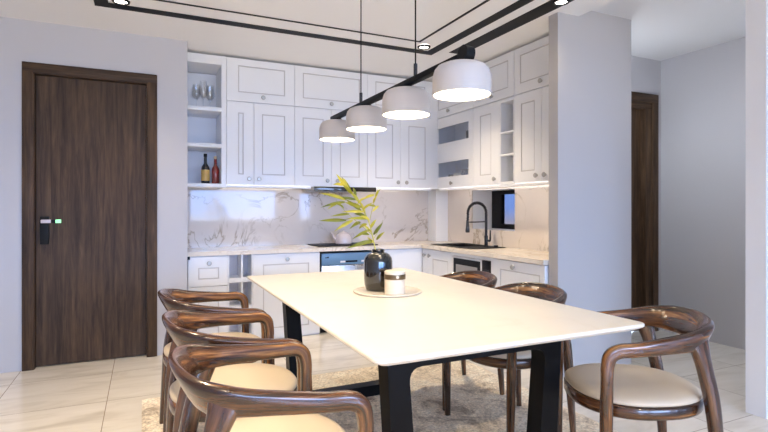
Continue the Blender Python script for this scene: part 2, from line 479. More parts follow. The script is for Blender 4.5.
# ------------------------------------------------------------------ downlights
def downlight(x, y, label, zc=ZL, energy=34., col=(1., .80, .55), ang=112):
    t = thing('ceiling_downlight', label, 'ceiling light', (x, y, zc - .0045), 0, 'recessed ceiling downlights')
    finish(lathe(BM(), [(.038, -.002), (.040, -.012), (.052, -.012), (.055, -.004), (.055, -.0005), (.038, -.0005)], 28), 'bezel', BLACK, t)
    finish(lathe(BM(), [(0, -.006), (.0375, -.006), (.0375, -.001), (0, -.001)], 28), 'lens', SPOT, t)
    l = bpy.data.lights.new('downlight_beam', 'SPOT'); l.energy = energy; l.color = col; l.spot_size = math.radians(ang); l.spot_blend = .9; l.shadow_soft_size = .045
    o = bpy.data.objects.new('downlight_beam', l); C.objects.link(o); o.location = (0, 0, -.016); o.parent = t
downlight(2.132, 3.744, 'round ceiling downlight at the kitchen corner of the black ceiling channels')
downlight(-.135, 3.765, 'round ceiling downlight in the black ceiling channel above the dark entrance door', energy=16.)
downlight(2.482, 2.543, 'round ceiling downlight in the black channel beside the wall column', energy=2.)
for x_, y_ in ((-.135, 1.9), (-.135, 0.), (1.1, -.6)):
    downlight(x_, y_, 'added fill downlight out of view, warming the floor and lower walls', energy=62., col=(1., .78, .50))  # extra lights added out of view to warm the floor and lower walls
downlight(3.92, 1.93, 'added fill downlight in the hallway, out of view behind the end of the front wall', ZH, 7., (.78, .86, 1.), 165)  # unseen light added to brighten the hallway
hl = bpy.data.lights.new('hall_fill', 'POINT'); hl.energy = 2.6; hl.color = (.86, .92, 1.); hl.shadow_soft_size = .08
ho = bpy.data.objects.new('hall_fill', hl); C.objects.link(ho); ho.location = (3.60, 3.05, 1.8)      # added fill light for the hall, hidden behind the wall column

# ------------------------------------------------------------------ cabinet builder (local: x to the right, y into the wall, z up; front face at y = 0)
def front_panel(u0, u1, z0, z1, panel, th=.019, glassy=None):
    """door or drawer front with a routed panel groove; panel = (pu0, pu1, pz0, pz1)"""
    bm = BM(); g = .0015
    u0 += g; u1 -= g; z0 += g; z1 -= g
    def rect(a0, a1, c0, c1, y): return [bm.verts.new((a0, y, c0)), bm.verts.new((a1, y, c0)), bm.verts.new((a1, y, c1)), bm.verts.new((a0, y, c1))]
    e = .0015
    rings = [rect(u0, u1, z0, z1, th), rect(u0, u1, z0, z1, e), rect(u0 + e, u1 - e, z0 + e, z1 - e, 0)]
    mats = [0, 0]
    if panel:
        p0, p1, q0, q1 = panel
        for ins, y, mi in ((0, 0, 0), (.002, .006, 1), (.0075, .006, 1), (.010, .003, 1)):
            rings.append(rect(p0 + ins, p1 - ins, q0 + ins, q1 - ins, y)); mats.append(mi)
    for (a, c), mi in zip(zip(rings, rings[1:]), mats):
        for i in range(4):
            f = bm.faces.new((a[i], a[(i + 1) % 4], c[(i + 1) % 4], c[i])); f.material_index = mi
    bm.faces.new(rings[-1]); bm.faces.new(list(reversed(rings[0])))
    return bm

def knob_bm(u, z):
    b = BM()
    pr = [(0, 0), (.010, 0), (.007, .006), (.007, .012), (.019, .016), (.0205, .021), (.016, .026), (0, .028)]
    lathe(b, pr, 20)
    for v in b.verts: v.co = Vector((u + v.co.x, -v.co.z, z + v.co.y))
    return b

def bar_bm(u, z0, z1):
    b = BM(); tube(b, [(u, -.026, z0), (u, -.026, z1)], .006, 10)
    for z in (z0 + .02, z1 - .02): tube(b, [(u, 0, z), (u, -.026, z)], .0045, 8)
    return b

def carcass(w, d, z0, z1, y0=.02, t=.018, top=True):
    b = BM()
    box(b, .0005, t, y0, d, z0, z1); box(b, w - t, w - .0005, y0, d, z0, z1); box(b, t, w - t, y0, d, z0, z0 + t)
    box(b, t, w - t, d - .008, d, z0 + t, z1 - t)
    if top: box(b, t, w - t, y0, d, z1 - t, z1)
    else: box(b, t, w - t, d - .10, d - .008, z1 - t, z1)
    return b

def cabinet(name, label, cat, loc, rz, w, d, h, fronts, group, z0=0., top=True, plinth=0.):
    t = thing(name, label, cat, loc, rz, group)
    b = carcass(w, d, z0 + plinth, h, top=top)
    finish(b, 'body', CAB, t)
    if plinth: finish(B(.0005, w - .0005, .012, .03, 0, plinth - .001), 'plinth', CAB, t)
    for f in fronts:
        kind, u0, u1, a, c, panel, pull = f
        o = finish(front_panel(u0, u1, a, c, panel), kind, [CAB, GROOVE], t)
        if pull:
            if len(pull) == 2: finish(knob_bm(*pull), 'knob', KNOB, o)
            else: finish(bar_bm(*pull), 'handle', KNOB, o)
    return t

YU, ZB, ZS, ZT = 4.70, 1.385, 2.133, 2.522
GU = 'upper kitchen cabinets'; GT = 'top row cabinets under the ceiling'; GB = 'base kitchen cabinets'
# back wall, upper row
def upair(x0, xm, x1, p1, p2, k1, k2, label):
    cabinet('upper_cabinet', label, 'cabinet', (x0, YU, ZB), 0, x1 - x0, .383, ZS - ZB - .002, [
        ('door', 0, xm - x0, 0, ZS - ZB - .002, (p1[0] - x0, p1[1] - x0, .095, .65), (k1 - x0, .058)),
        ('door', xm - x0, x1 - x0, 0, ZS - ZB - .002, (p2[0] - x0, p2[1] - x0, .095, .65), (k2 - x0, .058))], GU)
upair(.663, .906, 1.283, (.765, .813), (.978, 1.191), .861, .951, 'white two-door wall cabinet beside the bottle shelves, with one narrow and one wide panel')
upair(1.283, 1.648, 2.026, (1.359, 1.567), (1.735, 1.941), 1.602, 1.704, 'white two-door wall cabinet directly above the black range hood')
upair(2.026, 2.398, 2.765, (2.115, 2.312), (2.492, 2.695), 2.364, 2.462, 'white two-door wall cabinet between the range hood cabinet and the kitchen corner')
def flap(x0, x1, p, k, label, loc=None, rz=0, d=.383):
    cabinet('top_cabinet', label, 'cabinet', loc or (x0, YU, ZS), rz, x1 - x0, d, ZT - ZS, [
        ('door', 0, x1 - x0, .002, ZT - ZS, (p[0] - x0, p[1] - x0, .085, .325), (k - x0, .052))], GT)
flap(.663, 1.283, (.765, 1.191), .987, 'white flap cabinet under the ceiling beside the wine glass shelf')
flap(1.283, 2.026, (1.362, 1.945), 1.643, 'white flap cabinet under the ceiling above the range hood cabinet, behind the lamp cable')
flap(2.026, 2.765, (2.115, 2.69), 2.40, 'white flap cabinet under the ceiling at the corner end of the back wall')
finish(B(0, 2.440, .09, .11, 0, ZL - ZT - .002), 'filler_strip', GROOVE if False else CAB, None, (.325, YU, ZT + .001))['kind'] = 'structure'
bpy.data.objects['filler_strip'].name = 'trim_7'

# open shelves with glasses and bottles
t = thing('open_shelf_unit', 'tall white open shelf unit holding wine glasses and bottles, beside the entrance wall', 'shelf', (.325, YU, 1.36), 0)
W_, D_ = .337, .383
b = BM(); box(b, 0, .012, 0, D_, 0, ZT - 1.36); box(b, .297, W_ - .001, 0, D_, 0, ZT - 1.36)
finish(b, 'side_panel', CAB, t)
finish(B(.012, .297, D_ - .01, D_, .03, 1.08), 'back_panel', CABIN, t)
finish(B(.012, .297, .004, D_ - .01, 1.084, ZT - 1.36), 'top_panel', CAB, t)
for z0, z1 in ((0, .034), (.350, .383), (.670, .705)):
    finish(B(.012, .302, -.008, D_ - .011, z0, z1, .002), 'shelf', CAB, t)

# wine glasses
def wineglass(x, y, s, label):
    t = thing('wine_glass', label, 'wine glass', (x, y, 2.0655), 0, 'wine glasses on the top shelf')
    finish(lathe(BM(), [(0, .078 * s), (.018, .083 * s), (.034, .105 * s), (.037, .13 * s), (.033, .17 * s), (.028, .21 * s), (.0268, .21 * s), (.0318, .17 * s), (.0358, .13 * s), (.033, .107 * s), (.016, .087 * s), (0, .083 * s)], 24), 'bowl', GLASS, t)
    finish(lathe(BM(), [(0, 0), (.033, 0), (.033, .002), (.008, .006), (.0038, .015), (.0035, .06 * s), (.006, .0775 * s), (0, .0778 * s)], 24), 'stem', GLASS, t)
wineglass(.425, 4.86, 1.06, 'clear wine glass on the top shelf nearest the entrance wall')
wineglass(.480, 4.80, 1.16, 'clear wine glass in the middle of the three, standing taller')
wineglass(.545, 4.86, 1.06, 'clear wine glass on the top shelf nearest the flap cabinets')

def bottle(name, x, y, z, h, r, m, capm, labm, label, cat='bottle', neck=.38):
    t = thing(name, label, cat, (x, y, z), 0)
    finish(lathe(BM(), [(0, 0), (r * .9, 0), (r, .006), (r, h * .50), (r * .9, h * .57), (r * neck, h * .68), (r * neck * .9, h * .90), (0, h * .90)], 24), 'body', m, t)
    finish(lathe(BM(), [(0, h * .902), (r * neck * 1.1, h * .902), (r * neck * 1.1, h), (0, h)], 20), 'cap', capm, t)
    if labm: finish(lathe(BM(), [(r + .0004, h * .10), (r + .0012, h * .10), (r + .0012, h * .46), (r + .0004, h * .46)], 24), 'label_band', labm, t)
bottle('liquor_bottle', .500, 4.82, 1.3945, .270, .036, DARKB, BLACK, LEDGE, 'dark bottle with gold label and black cap on the lowest open shelf')
bottle('sauce_bottle', .586, 4.82, 1.3945, .250, .033, REDB, LABELW, None, 'dark red glass bottle on the lowest open shelf', neck=.42)

# range hood
t = thing('range_hood', 'slim black range hood under the wall cabinet above the cooktop', 'range hood', (1.46, 4.655, 1.340), 0)
finish(B(0, .64, .02, .40, .004, .0435, .003), 'body', STEEL, t)
finish(B(-.002, .642, -.002, .0195, 0, .0435, .003), 'front_strip', BLACKG, t)

# right wall, upper row (local x runs toward the viewer)
XR, RZ = 2.85, -PI / 2
yc = 4.786
def ry(y): return yc - y
# filler at the corner
struct('trim_8', B(2.766, 2.849, YU + .012, 5.08, ZB, ZT), CAB)
struct('trim_9', B(XR + .09, XR + .11, 2.80, yc, ZT + .001, ZL - .001), CAB)
# glass-front cabinet
h = ZS - ZB - .002; w = yc - 4.062
t = thing('glass_cabinet', 'white wall cabinet with two glass windows one above the other, nearest the corner', 'cabinet', (XR, yc, ZB), RZ)
b = carcass(w, .268, 0, h); box(b, .018, w - .018, .03, .26, .35, .365)
finish(b, 'body', CABIN, t)
g = .0015; bm = BM()
p0, p1 = ry(4.703), ry(4.135)
zz = [(.120, .272), (.474, .640)]
box(bm, g, p0, 0, .019, g, h - g); box(bm, p1, w - g, 0, .019, g, h - g)
for a, c in ((g, zz[0][0]), (zz[0][1], zz[1][0]), (zz[1][1], h - g)): box(bm, p0, p1, 0, .019, a, c)
do = finish(bm, 'door', CAB, t)
for a, c in zz: finish(B(p0, p1, .009, .013, a, c), 'glass_pane', CABPANE, do)
finish(knob_bm(ry(4.43), .05), 'knob', KNOB, do)
# crockery behind the panes
def cup(y, z, r, hh, m, label, x=2.97):
    o = finish(lathe(BM(), [(0, 0), (r * .6, 0), (r * .66, .004), (r, hh * .8), (r, hh), (r * .92, hh), (r * .6, hh * .2), (0, hh * .15)], 20), 'bowl', m, None, (x, y, z))
    tag(o, label, 'bowl', 'crockery behind the cabinet glass')
zf = ZB + .0185
cup(4.60, zf, .050, .13, DARKB, 'dark cup behind the lower cabinet pane, nearest the corner')
cup(4.48, zf, .055, .14, CREAM, 'pale bowl behind the lower cabinet pane, second from the corner')
cup(4.35, zf, .055, .17, DARKB, 'dark jar behind the lower cabinet pane, third from the corner')
cup(4.23, zf, .050, .15, CREAM, 'pale cup behind the lower cabinet pane, nearest the single door')
cup(4.25, ZB + .3655, .06, .20, GUN, 'tall grey jar behind the upper cabinet pane')
# single door
y1 = 4.060; w = y1 - 3.662
cabinet('upper_cabinet', 'white single-door wall cabinet between the glass cabinet and the open niche shelves', 'cabinet', (XR, y1, ZB), RZ, w, .268, h,
        [('door', 0, w, 0, h, (y1 - 3.948, y1 - 3.78, .095, .655), (y1 - 3.72, .055))], GU)
# niche shelves
y1 = 3.660; w = y1 - 3.462
t = thing('niche_shelf_unit', 'narrow white open shelf unit between two wall cabinets over the kitchen window', 'shelf', (XR, y1, ZB), RZ)
b = BM(); box(b, 0, .018, 0, .268, 0, h); box(b, w - .009, w - .0005, 0, .268, 0, h); box(b, .018, w - .009, 0, .268, h - .028, h)
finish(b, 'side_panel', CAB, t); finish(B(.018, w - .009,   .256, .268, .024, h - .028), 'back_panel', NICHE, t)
for a, c in ((0, .024), (.249, .267), (.448, .461)): finish(B(.018, w - .009, .002, .256, a, c), 'shelf', CAB, t)
bottle('spice_bottle', 2.925, 3.515, ZB + .0245, .105, .018, DARKB, BLACK, None, 'small dark bottle on the bottom of the narrow niche shelves')
# double door
y1 = 3.460; w = y1 - 2.80
cabinet('upper_cabinet', 'white two-door wall cabinet next to the wall column, with slim panels', 'cabinet', (XR, y1, ZB), RZ, w, .268, h, [
    ('door', 0, y1 - 3.13, 0, h, (y1 - 3.373, y1 - 3.21, .095, .665), (y1 - 3.182, .055)),
    ('door', y1 - 3.13, w, 0, h, (y1 - 3.05, y1 - 2.88, .095, .665), (y1 - 3.085, .055))], GU)
def rflap(ya, yb, pa, pb, k, label):
    flap(0, ya - yb, (ya - pa, ya - pb), ya - k, label, (XR, ya, ZS), RZ, .268)
rflap(4.786, 4.062, 4.70, 4.14, 4.485, 'white flap cabinet under the ceiling above the glass cabinet, behind the nearest lampshade')
rflap(4.060, 3.462, 3.98, 3.541, 3.76, 'white flap cabinet under the ceiling above the niche shelves')
rflap(3.460, 2.80, 3.386, 2.88, 3.13, 'white flap cabinet under the ceiling next to the wall column')

FILL = emit('fill_strip', (1., .93, .87), 3.2)  # added fill glow to brighten the worktop and splashback
def under_fill(loc, rz, w, label):
    t = thing('under_cabinet_fill', label, 'cabinet fill light', loc, rz, 'added under-cabinet fill lights')
    finish(B(0, w, .0, .014, -.022, -.0005), 'fill_lip', CAB, t)  # lip added to hide the glowing strip
    finish(B(.02, w - .02, .016, .030, -.010, -.0005), 'fill_strip', FILL, t)
under_fill((.663, YU + .004, ZB), 0, .78, 'slim added fill light under the back wall cabinets, on the entrance side of the hood')
under_fill((2.115, YU + .004, ZB), 0, .65, 'slim added fill light under the back wall cabinets, on the corner side of the hood')
under_fill((XR + .004, 4.69, ZB), RZ, 1.88, 'slim added fill light under the right wall cabinets above the kitchen window')

# ------------------------------------------------------------------ base run
YB, ZC = 4.57, .770
# drawer unit
x0 = .336; w = .659 - x0
fr = []
for a, c in ((.512, .766), (.262, .510), (.012, .260)):
    fr.append(('drawer', 0, w, a, c, (.415 - x0, .585 - x0, a + .06, c - .095), (.503 - x0, c - .058)))
cabinet('drawer_unit', 'white base unit with three small-panelled drawers beside the entrance wall', 'cabinet', (x0, YB, 0), 0, w, .51, ZC - .002, fr, GB)
# open base unit
x0 = .660; w = .871 - x0
t = thing('open_base_unit', 'narrow white open base unit with two columns of shelves under the worktop', 'shelf', (x0, YB, 0), 0, GB)
b = BM(); box(b, 0, .010, 0, .51, 0, ZC - .002); box(b, w - .010, w - .0005, 0, .51, 0, ZC - .002); box(b, .112, .126, .004, .51, 0, ZC - .002)
finish(b, 'side_panel', CAB, t); b = BM(); box(b, .010, .112, .21, .22, 0, ZC - .004); box(b, .126, w - .010, .21, .22, 0, ZC - .004)
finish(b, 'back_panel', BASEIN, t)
for z in (.03, .285, .530): 
    b = BM(); box(b, .0102, .1118, .004, .2098, z, z + .040); box(b, .1262, w - .0102, .004, .2098, z, z + .040)
    finish(b, 'shelf', CAB, t)
# wide door unit
x0 = .872; w = 1.488 - x0
cabinet('base_cabinet', 'white base cabinet with one wide panelled door beside the dishwasher', 'cabinet', (x0, YB, 0), 0, w, .51, ZC - .002,
        [('door', 0, w, .012, .766, (.960 - x0, 1.383 - x0, .10, .676), (1.177 - x0, .716))], GB)
# dishwasher
t = thing('dishwasher', 'built-in dishwasher with a steel control panel coloured for reflected blue sky, under the cooktop', 'dishwasher', (1.489, YB, 0), 0)
finish(B(.004, .596, .022, .50, .06, .745), 'body', BLACK, t)
finish(B(.006, .594, .05, .30, 0, .0595), 'plinth', BLACK, t)
cp = finish(B(.016, .598, -.004, .0215, .640, .752, .003), 'control_panel', SKYPANEL, t)
for u, ww, zz_, hh, m in ((.05, .035, .708, .008, BLACK), (.072, .012, .716, .006, BLACK), (.255, .12, .662, .016, BLACK)):
    finish(B(u, u + ww, -.0052, -.0042, zz_, zz_ + hh), 'panel_mark', m, cp)
for u in (.20, .415): finish(B(u, u + .05, -.0065, -.0042, .660, .678, .001), 'button', BUTTON, cp)
finish(B(.016, .598, -.003, .0215, .062, .636, .003), 'door', STEEL, t)
# corner base
x0 = 2.09; w = 2.545 - x0
cabinet('base_cabinet', 'plain white base cabinet at the inner corner of the kitchen', 'cabinet', (x0, YB, 0), 0, w, .50, ZC - .002,
        [('door', 0, w, .012, .766, None, None)], GB)
struct('trim_10', B(2.546, 2.579, YB + .004, YB + .03, 0, ZC - .002), CAB)
# right base run
XF = 2.58; DB = .515
def rb(name, label, ya, yb, fronts, top=True, cat='cabinet'):
    return cabinet(name, label, cat, (XF, ya, 0), RZ, ya - yb, DB, ZC - .002, fronts(ya, ya - yb), GB, top=top)
rb('base_cabinet', 'white sink base cabinet with two knobbed doors at the corner', 4.567, 4.03, lambda y, w: [
    ('door', 0, y - 4.459, .012, .766, None, (y - 4.505, .705)),
    ('door', y - 4.459, w, .012, .766, (y - 4.36, w - .05, .08, .68), (y - 4.41, .705))], top=False)
# microwave in its niche
ya, yb = 4.028, 3.405; w = ya - yb
t = thing('microwave_housing', 'white base unit framing the built-in microwave under the sink', 'cabinet', (XF, ya, 0), RZ, GB)
b = BM(); box(b, 0, .016, 0, DB, 0, ZC - .002); box(b, w - .016, w - .0005, 0, DB, 0, ZC - .002); box(b, .016, w - .016, .0, .06, .745, ZC - .002); box(b, .016, w - .016, 0, DB, .30, .318)
finish(b, 'body', CAB, t)
o = finish(front_panel(.016, w - .016, .012, .298, (.09, w - .09, .08, .22)), 'drawer', [CAB, GROOVE], t)
finish(knob_bm(w / 2, .255), 'knob', KNOB, o)
t = thing('microwave', 'built-in steel microwave with black door glass and black control strip', 'microwave', (XF, ya - .017, .319), RZ)
ww = w - .034
finish(B(.001, ww - .001, .02, .40, .001, .424), 'body', STEEL, t)
o = finish(B(.004, .462, -.002, .0195, .004, .420, .002), 'door', MICROF, t)
finish(B(.034, .445, -.005, -.0022, .05, .405), 'door_glass', MICROG, o)
finish(B(.075, .405, -.0058, -.0052, .095, .350), 'viewing_mesh', plain('viewing_mesh', (.30, .29, .29), .4), o)
o = finish(B(.466, ww - .004, -.002, .0195, .004, .420, .002), 'control_panel', MICROG, t)
for k in range(6): finish(B(.478, ww - .018, -.004, -.0022, .045 + k * .055, .070 + k * .055), 'button', GUN if k else plain('display', (.05, .09, .10), .1), o)
rb('base_cabinet', 'white base cabinet with one panelled door beside the wall column', 3.403, 2.80, lambda y, w: [
    ('door', 0, w, .012, .766, (y - 3.305, w - .05, .08, .693), (y - 3.134, .722))], top=False)

# worktop, L-shaped, with the sink cut-out
b = BM()
sx0, sx1, sy0, sy1 = 2.70, 3.00, 4.06, 4.42
box(b, .325, 3.10, 4.55, 5.084, .7725, .808, 0)
box(b, 2.562, sx0, 2.795, 4.55, .7725, .808); box(b, sx1, 3.104, 2.795, 4.55, .7725, .808)
box(b, sx0, sx1, 2.795, sy0, .7725, .808); box(b, sx0, sx1, sy1, 4.55, .7725, .808)
bmesh.ops.remove_doubles(b, verts=b.verts, dist=.0001)
wt = tag(finish(b, 'worktop', COUNTER), 'L-shaped beige stone worktop running along both kitchen walls', 'worktop')
finish(B(.327, .350, 4.551, 4.568, .745, .7723), 'end_cap', BLACK, wt)

# cooktop
t = thing('cooktop', 'black glass cooktop set on the back worktop under the range hood', 'cooktop', (1.51, 4.665, .8082), 0)
finish(B(0, .62, 0, .37, 0, .008, .002), 'glass_plate', HOB, t)
for u, v, r in ((.17, .19, .10), (.45, .19, .10)):
    finish(lathe(BM(), [(r - .006, .0082), (r - .006, .0092), (r, .0092), (r, .0082)], 32, u, v), 'heating_ring', GUN, t)
# kettle
t = thing('kettle', 'pale enamel kettle with a spout standing at the back of the cooktop', 'kettle', (1.835, 4.87, .8175), 0)
finish(lathe(BM(), [(0, 0), (.080, 0), (.088, .010), (.088, .045), (.078, .085), (.058, .105), (.050, .106), (0, .106)], 28), 'body', POTM, t)
finish(lathe(BM(), [(0, .1065), (.052, .1065), (.047, .115), (.020, .122), (.010, .124), (.012, .138), (0, .142)], 24), 'lid', POTM, t)
finish(tube(BM(), catmull([(-.080, 0, .045), (-.105, 0, .07), (-.118, 0, .10), (-.140, 0, .112)], 4), [.016 - .0007 * k for k in range(13)], 10), 'spout', POTM, t)
finish(tube(BM(), catmull([(.070, 0, .094), (.105, 0, .105), (.116, 0, .07), (.084, 0, .030)], 5), .006, 8), 'handle', POTM, t)

# sink and faucet
t = thing('kitchen_sink', 'black composite sink let into the worktop below the kitchen window', 'sink', (0, 0, 0), 0)
b = BM()
X0, X1, Y0, Y1 = 2.655, 3.045, 3.82, 4.52
for a, c, e, f in ((X0, sx0 + .004, Y0, Y1), (sx1 - .004, X1, Y0, Y1), (sx0 + .004, sx1 - .004, Y0, sy0 + .004), (sx0 + .004, sx1 - .004, sy1 - .004, Y1)):
    box(b, a, c, e, f, .8082, .8145)
finish(b, 'rim', BLACKR, t)
b = BM(); k = .004
box(b, sx0 + k, sx0 + k + .008, sy0 + k, sy1 - k, .62, .808); box(b, sx1 - k - .008, sx1 - k, sy0 + k, sy1 - k, .62, .808)
box(b, sx0 + k, sx1 - k, sy0 + k, sy0 + k + .008, .62, .808); box(b, sx0 + k, sx1 - k, sy1 - k - .008, sy1 - k, .62, .808); box(b, sx0 + k, sx1 - k, sy0 + k, sy1 - k, .612, .62)
finish(b, 'basin', BLACKR, t)
finish(lathe(BM(), [(0, .8147), (.016, .8147), (.020, .818), (.020, .828), (.016, .832), (0, .832)], 20, 2.97, 3.865), 'drain_knob', BLACKR, t)
t = thing('faucet', 'tall gunmetal faucet with a sprung arched neck over the black sink', 'faucet', (2.955, 3.995, .8148), 0)
finish(lathe(BM(), [(0, 0), (.026, 0), (.026, .006), (.017, .010), (.017, .10), (.0125, .105), (.0125, .315), (0, .315)], 20), 'body', GUN, t)
arc = [(0, 0, .315)] + [(-.105 + .105 * math.cos(a), 0, .315 + .098 * math.sin(a)) for a in [PI * k / 14 for k in range(1, 15)]] + [(-.210, 0, .28), (-.212, 0, .24)]
finish(tube(BM(), arc, .010, 10), 'neck', GUN, t)
hx = []; turns = 26; m_ = turns * 9
for i in range(m_ + 1):
    f = i / m_ * (len(arc) - 1); k = min(int(f), len(arc) - 2); p = Vector(arc[k]).lerp(Vector(arc[k + 1]), f - k)
    t0 = (Vector(arc[k + 1]) - Vector(arc[k])).normalized(); n0 = Vector((0, 1, 0)); b0 = t0.cross(n0)
    an = 2 * PI * turns * i / m_
    hx.append(p + (n0 * math.cos(an) + b0 * math.sin(an)) * .0135)
finish(tube(BM(), hx, .0026, 5), 'spring', GUN, t)
b = lathe(BM(), [(0, .135), (.019, .135), (.021, .15), (.016, .19), (.012, .24), (0, .24)], 18, -.212, 0)
finish(b, 'spray_head', GUN, t)
finish(tube(BM(), [(0, 0, .235), (-.10, 0, .232), (-.212, 0, .232)], .006, 8), 'holder_arm', GUN, t)
finish(tube(BM(), [(0, -.016, .055), (.0, -.055, .055), (.002, -.06, .06), (.002, -.062, .155)], [.011, .011, .009, .006], 10), 'lever', GUN, t)

# ------------------------------------------------------------------ dining table
ZR = .0135                   # top of the rug, on which table and chairs stand
t = thing('dining_table', 'long cream ceramic dining table on black trapezoid frame legs', 'table', (1.13, 2.27, ZR), 0)
b = BM()
def rrect(x0, x1, y0, y1, r, z, n=6):
    out = []
    for cx, cy, a0 in ((x1 - r, y1 - r, 0), (x0 + r, y1 - r, PI / 2), (x0 + r, y0 + r, PI), (x1 - r, y0 + r, 1.5 * PI)):
        for k in range(n + 1):
            a = a0 + PI / 2 * k / n
            out.append(Vector((cx + r * math.cos(a), cy + r * math.sin(a), z)))
    return out
TX0, TX1, TY0, TY1 = -.548, .547, -.985, .995
loft(b, [rrect(TX0 + .03, TX1 - .03, TY0 + .03, TY1 - .03, .02, .7085), rrect(TX0 + .004, TX1 - .004, TY0 + .004, TY1 - .004, .028, .722), rrect(TX0, TX1, TY0, TY1, .03, .726), rrect(TX0, TX1, TY0, TY1, .03, .7335), rrect(TX0 + .003, TX1 - .003, TY0 + .003, TY1 - .003, .03, .7365)])
finish(b, 'table_top', TABLET, t, sharp=25)
def frame_bm(y0, y1, hw, cx):
    b = BM()
    zt, zb = .708, 0.
    def outl(ins, bt, bb, r, n=5):
        # corners of the trapezoid
        xo_t, xo_b = hw - ins, hw - .044 - ins
        za, zc = zt - bt, zb + bb
        P = [(xo_t - 0, za), (-xo_t, za), (-xo_b, zc), (xo_b, zc)]
        out = []
        for i in range(4):
            p = Vector(P[i]); a = Vector(P[i - 1]); c = Vector(P[(i + 1) % 4])
            d1 = (a - p).normalized(); d2 = (c - p).normalized()
            s, e = p + d1 * r, p + d2 * r
            for k in range(n + 1):
                u = k / n
                q = s * (1 - u) ** 2 + p * 2 * u * (1 - u) + e * u * u
                out.append((q.x, q.y))
        return out
    O = outl(0, 0, 0, .012); I = outl(.088, .105, .065, .055)
    n = len(O)
    ro = [[bm_v(b, x + cx, y, z) for x, z in O] for y in (y0, y1)]
    ri = [[bm_v(b, x + cx, y, z) for x, z in I] for y in (y0, y1)]
    for i in range(n):
        j = (i + 1) % n
        b.faces.new((ro[0][i], ro[0][j], ro[1][j], ro[1][i])); b.faces.new((ri[0][j], ri[0][i], ri[1][i], ri[1][j]))
        b.faces.new((ro[0][j], ro[0][i], ri[0][i], ri[0][j])); b.faces.new((ro[1][i], ro[1][j], ri[1][j], ri[1][i]))
    es = [e for e in b.edges if len(e.link_faces) == 2 and abs(e.link_faces[0].normal.dot(e.link_faces[1].normal)) < .3]
    b.normal_update()
    return b
def bm_v(b, x, y, z): return b.verts.new((x, y, z))
finish(frame_bm(-.70, -.62, .397, .013), 'leg_frame', TABLE_B, t); finish(frame_bm(.62, .70, .40, 0), 'leg_frame', TABLE_B, t)
finish(B(-.03, .03, -.619, .619, .67, .707), 'under_beam', TABLE_B, t)
ZTAB = ZR + .7365

# tray, vase, branch, candle
tr = tag(finish(lathe(BM(), [(0, 0), (.165, 0), (.174, .004), (.174, .008), (.171, .010), (.164, .010), (.160, .0065), (0, .0065)], 48), 'serving_tray', TRAYM, None, (1.118, 2.335, ZTAB + .0003)), 'round pale stone tray in the middle of the dining table', 'tray')
ZV = ZTAB + .0073
vx, vy = 1.082, 2.372
vs = tag(finish(lathe(BM(), [(0, 0), (.052, 0), (.062, .006), (.070, .03), (.073, .06), (.073, .145), (.069, .165), (.058, .182), (.043, .190), (.034, .192), (.031, .197), (.034, .204), (.031, .208), (.026, .206), (.024, .196), (.020, .185), (0, .185)], 40), 'vase', VASEM, None, (vx, vy, ZV)), 'glossy black bottle-shaped vase on the tray holding a leafy branch', 'vase')
t = thing('candle_jar', 'cream candle jar with a bronze band on the tray in front of the vase', 'candle', (1.108, 2.232, ZV), 0)
r = .051
finish(lathe(BM(), [(0, 0), (r - .003, 0), (r, .003), (r, .071), (r - .002, .073), (0, .073)], 36), 'jar', CREAM, t)
finish(lathe(BM(), [(0, .0732), (r + .0012, .0732), (r + .0015, .075), (r + .0015, .095), (r + .0012, .0968), (0, .0968)], 36), 'band', BRONZE, t)
finish(lathe(BM(), [(0, .097), (r, .097), (r, .109), (r - .004, .113), (0, .113)], 36), 'lid', CREAM, t)
finish(lathe(BM(), [(0, 0), (.007, .0), (.007, .003), (0, .003)], 12), 'emblem', CREAM, t).matrix_local = Matrix.Translation((-.012, -r - .0005, .086)) @ Matrix.Rotation(PI / 2, 4, 'X')

# branch: a is along the viewer-facing side, d is depth, z up, in metres from the vase mouth
br = thing('bamboo_branch', 'yellow-green leafy branch standing in the black vase', 'plant', (vx, vy, ZV + .150), 0)
AX = Vector((.905, -.4255, 0)); DX = Vector((.4255, .905, 0))
def W3(a, d, z): return AX * a + DX * d + Vector((0, 0, z))
u = .0054
def P2(px, py, d=0.): return (( px - 376.5) * u, d, (249. - py) * u + .060)
main = [(0.0, 0, .0), P2(374, 250), P2(371, 236, .01), P2(367, 222, .02), P2(359, 206, .03), P2(349, 192, .03), P2(341, 182, .03)]
side1 = [P2(371, 236, .01), P2(360, 226, -.04), P2(347, 214, -.07), P2(338, 203, -.08)]
side2 = [P2(368, 225, .02), P2(371, 210, .06), P2(374, 198, .08), P2(377, 190, .09)]
side3 = [P2(372, 240, .0), P2(378, 230, .05), P2(381, 222, .07)]
b = BM()
for pts, r0 in ((main, .0042), (side1, .0022), (side2, .002), (side3, .002)):
    cc = catmull([tuple(W3(*p)) for p in pts], 4)
    tube(b, cc, [r0 * (1 - .7 * k / len(cc)) for k in range(len(cc))], 8)
finish(b, 'stem', STEM, br)
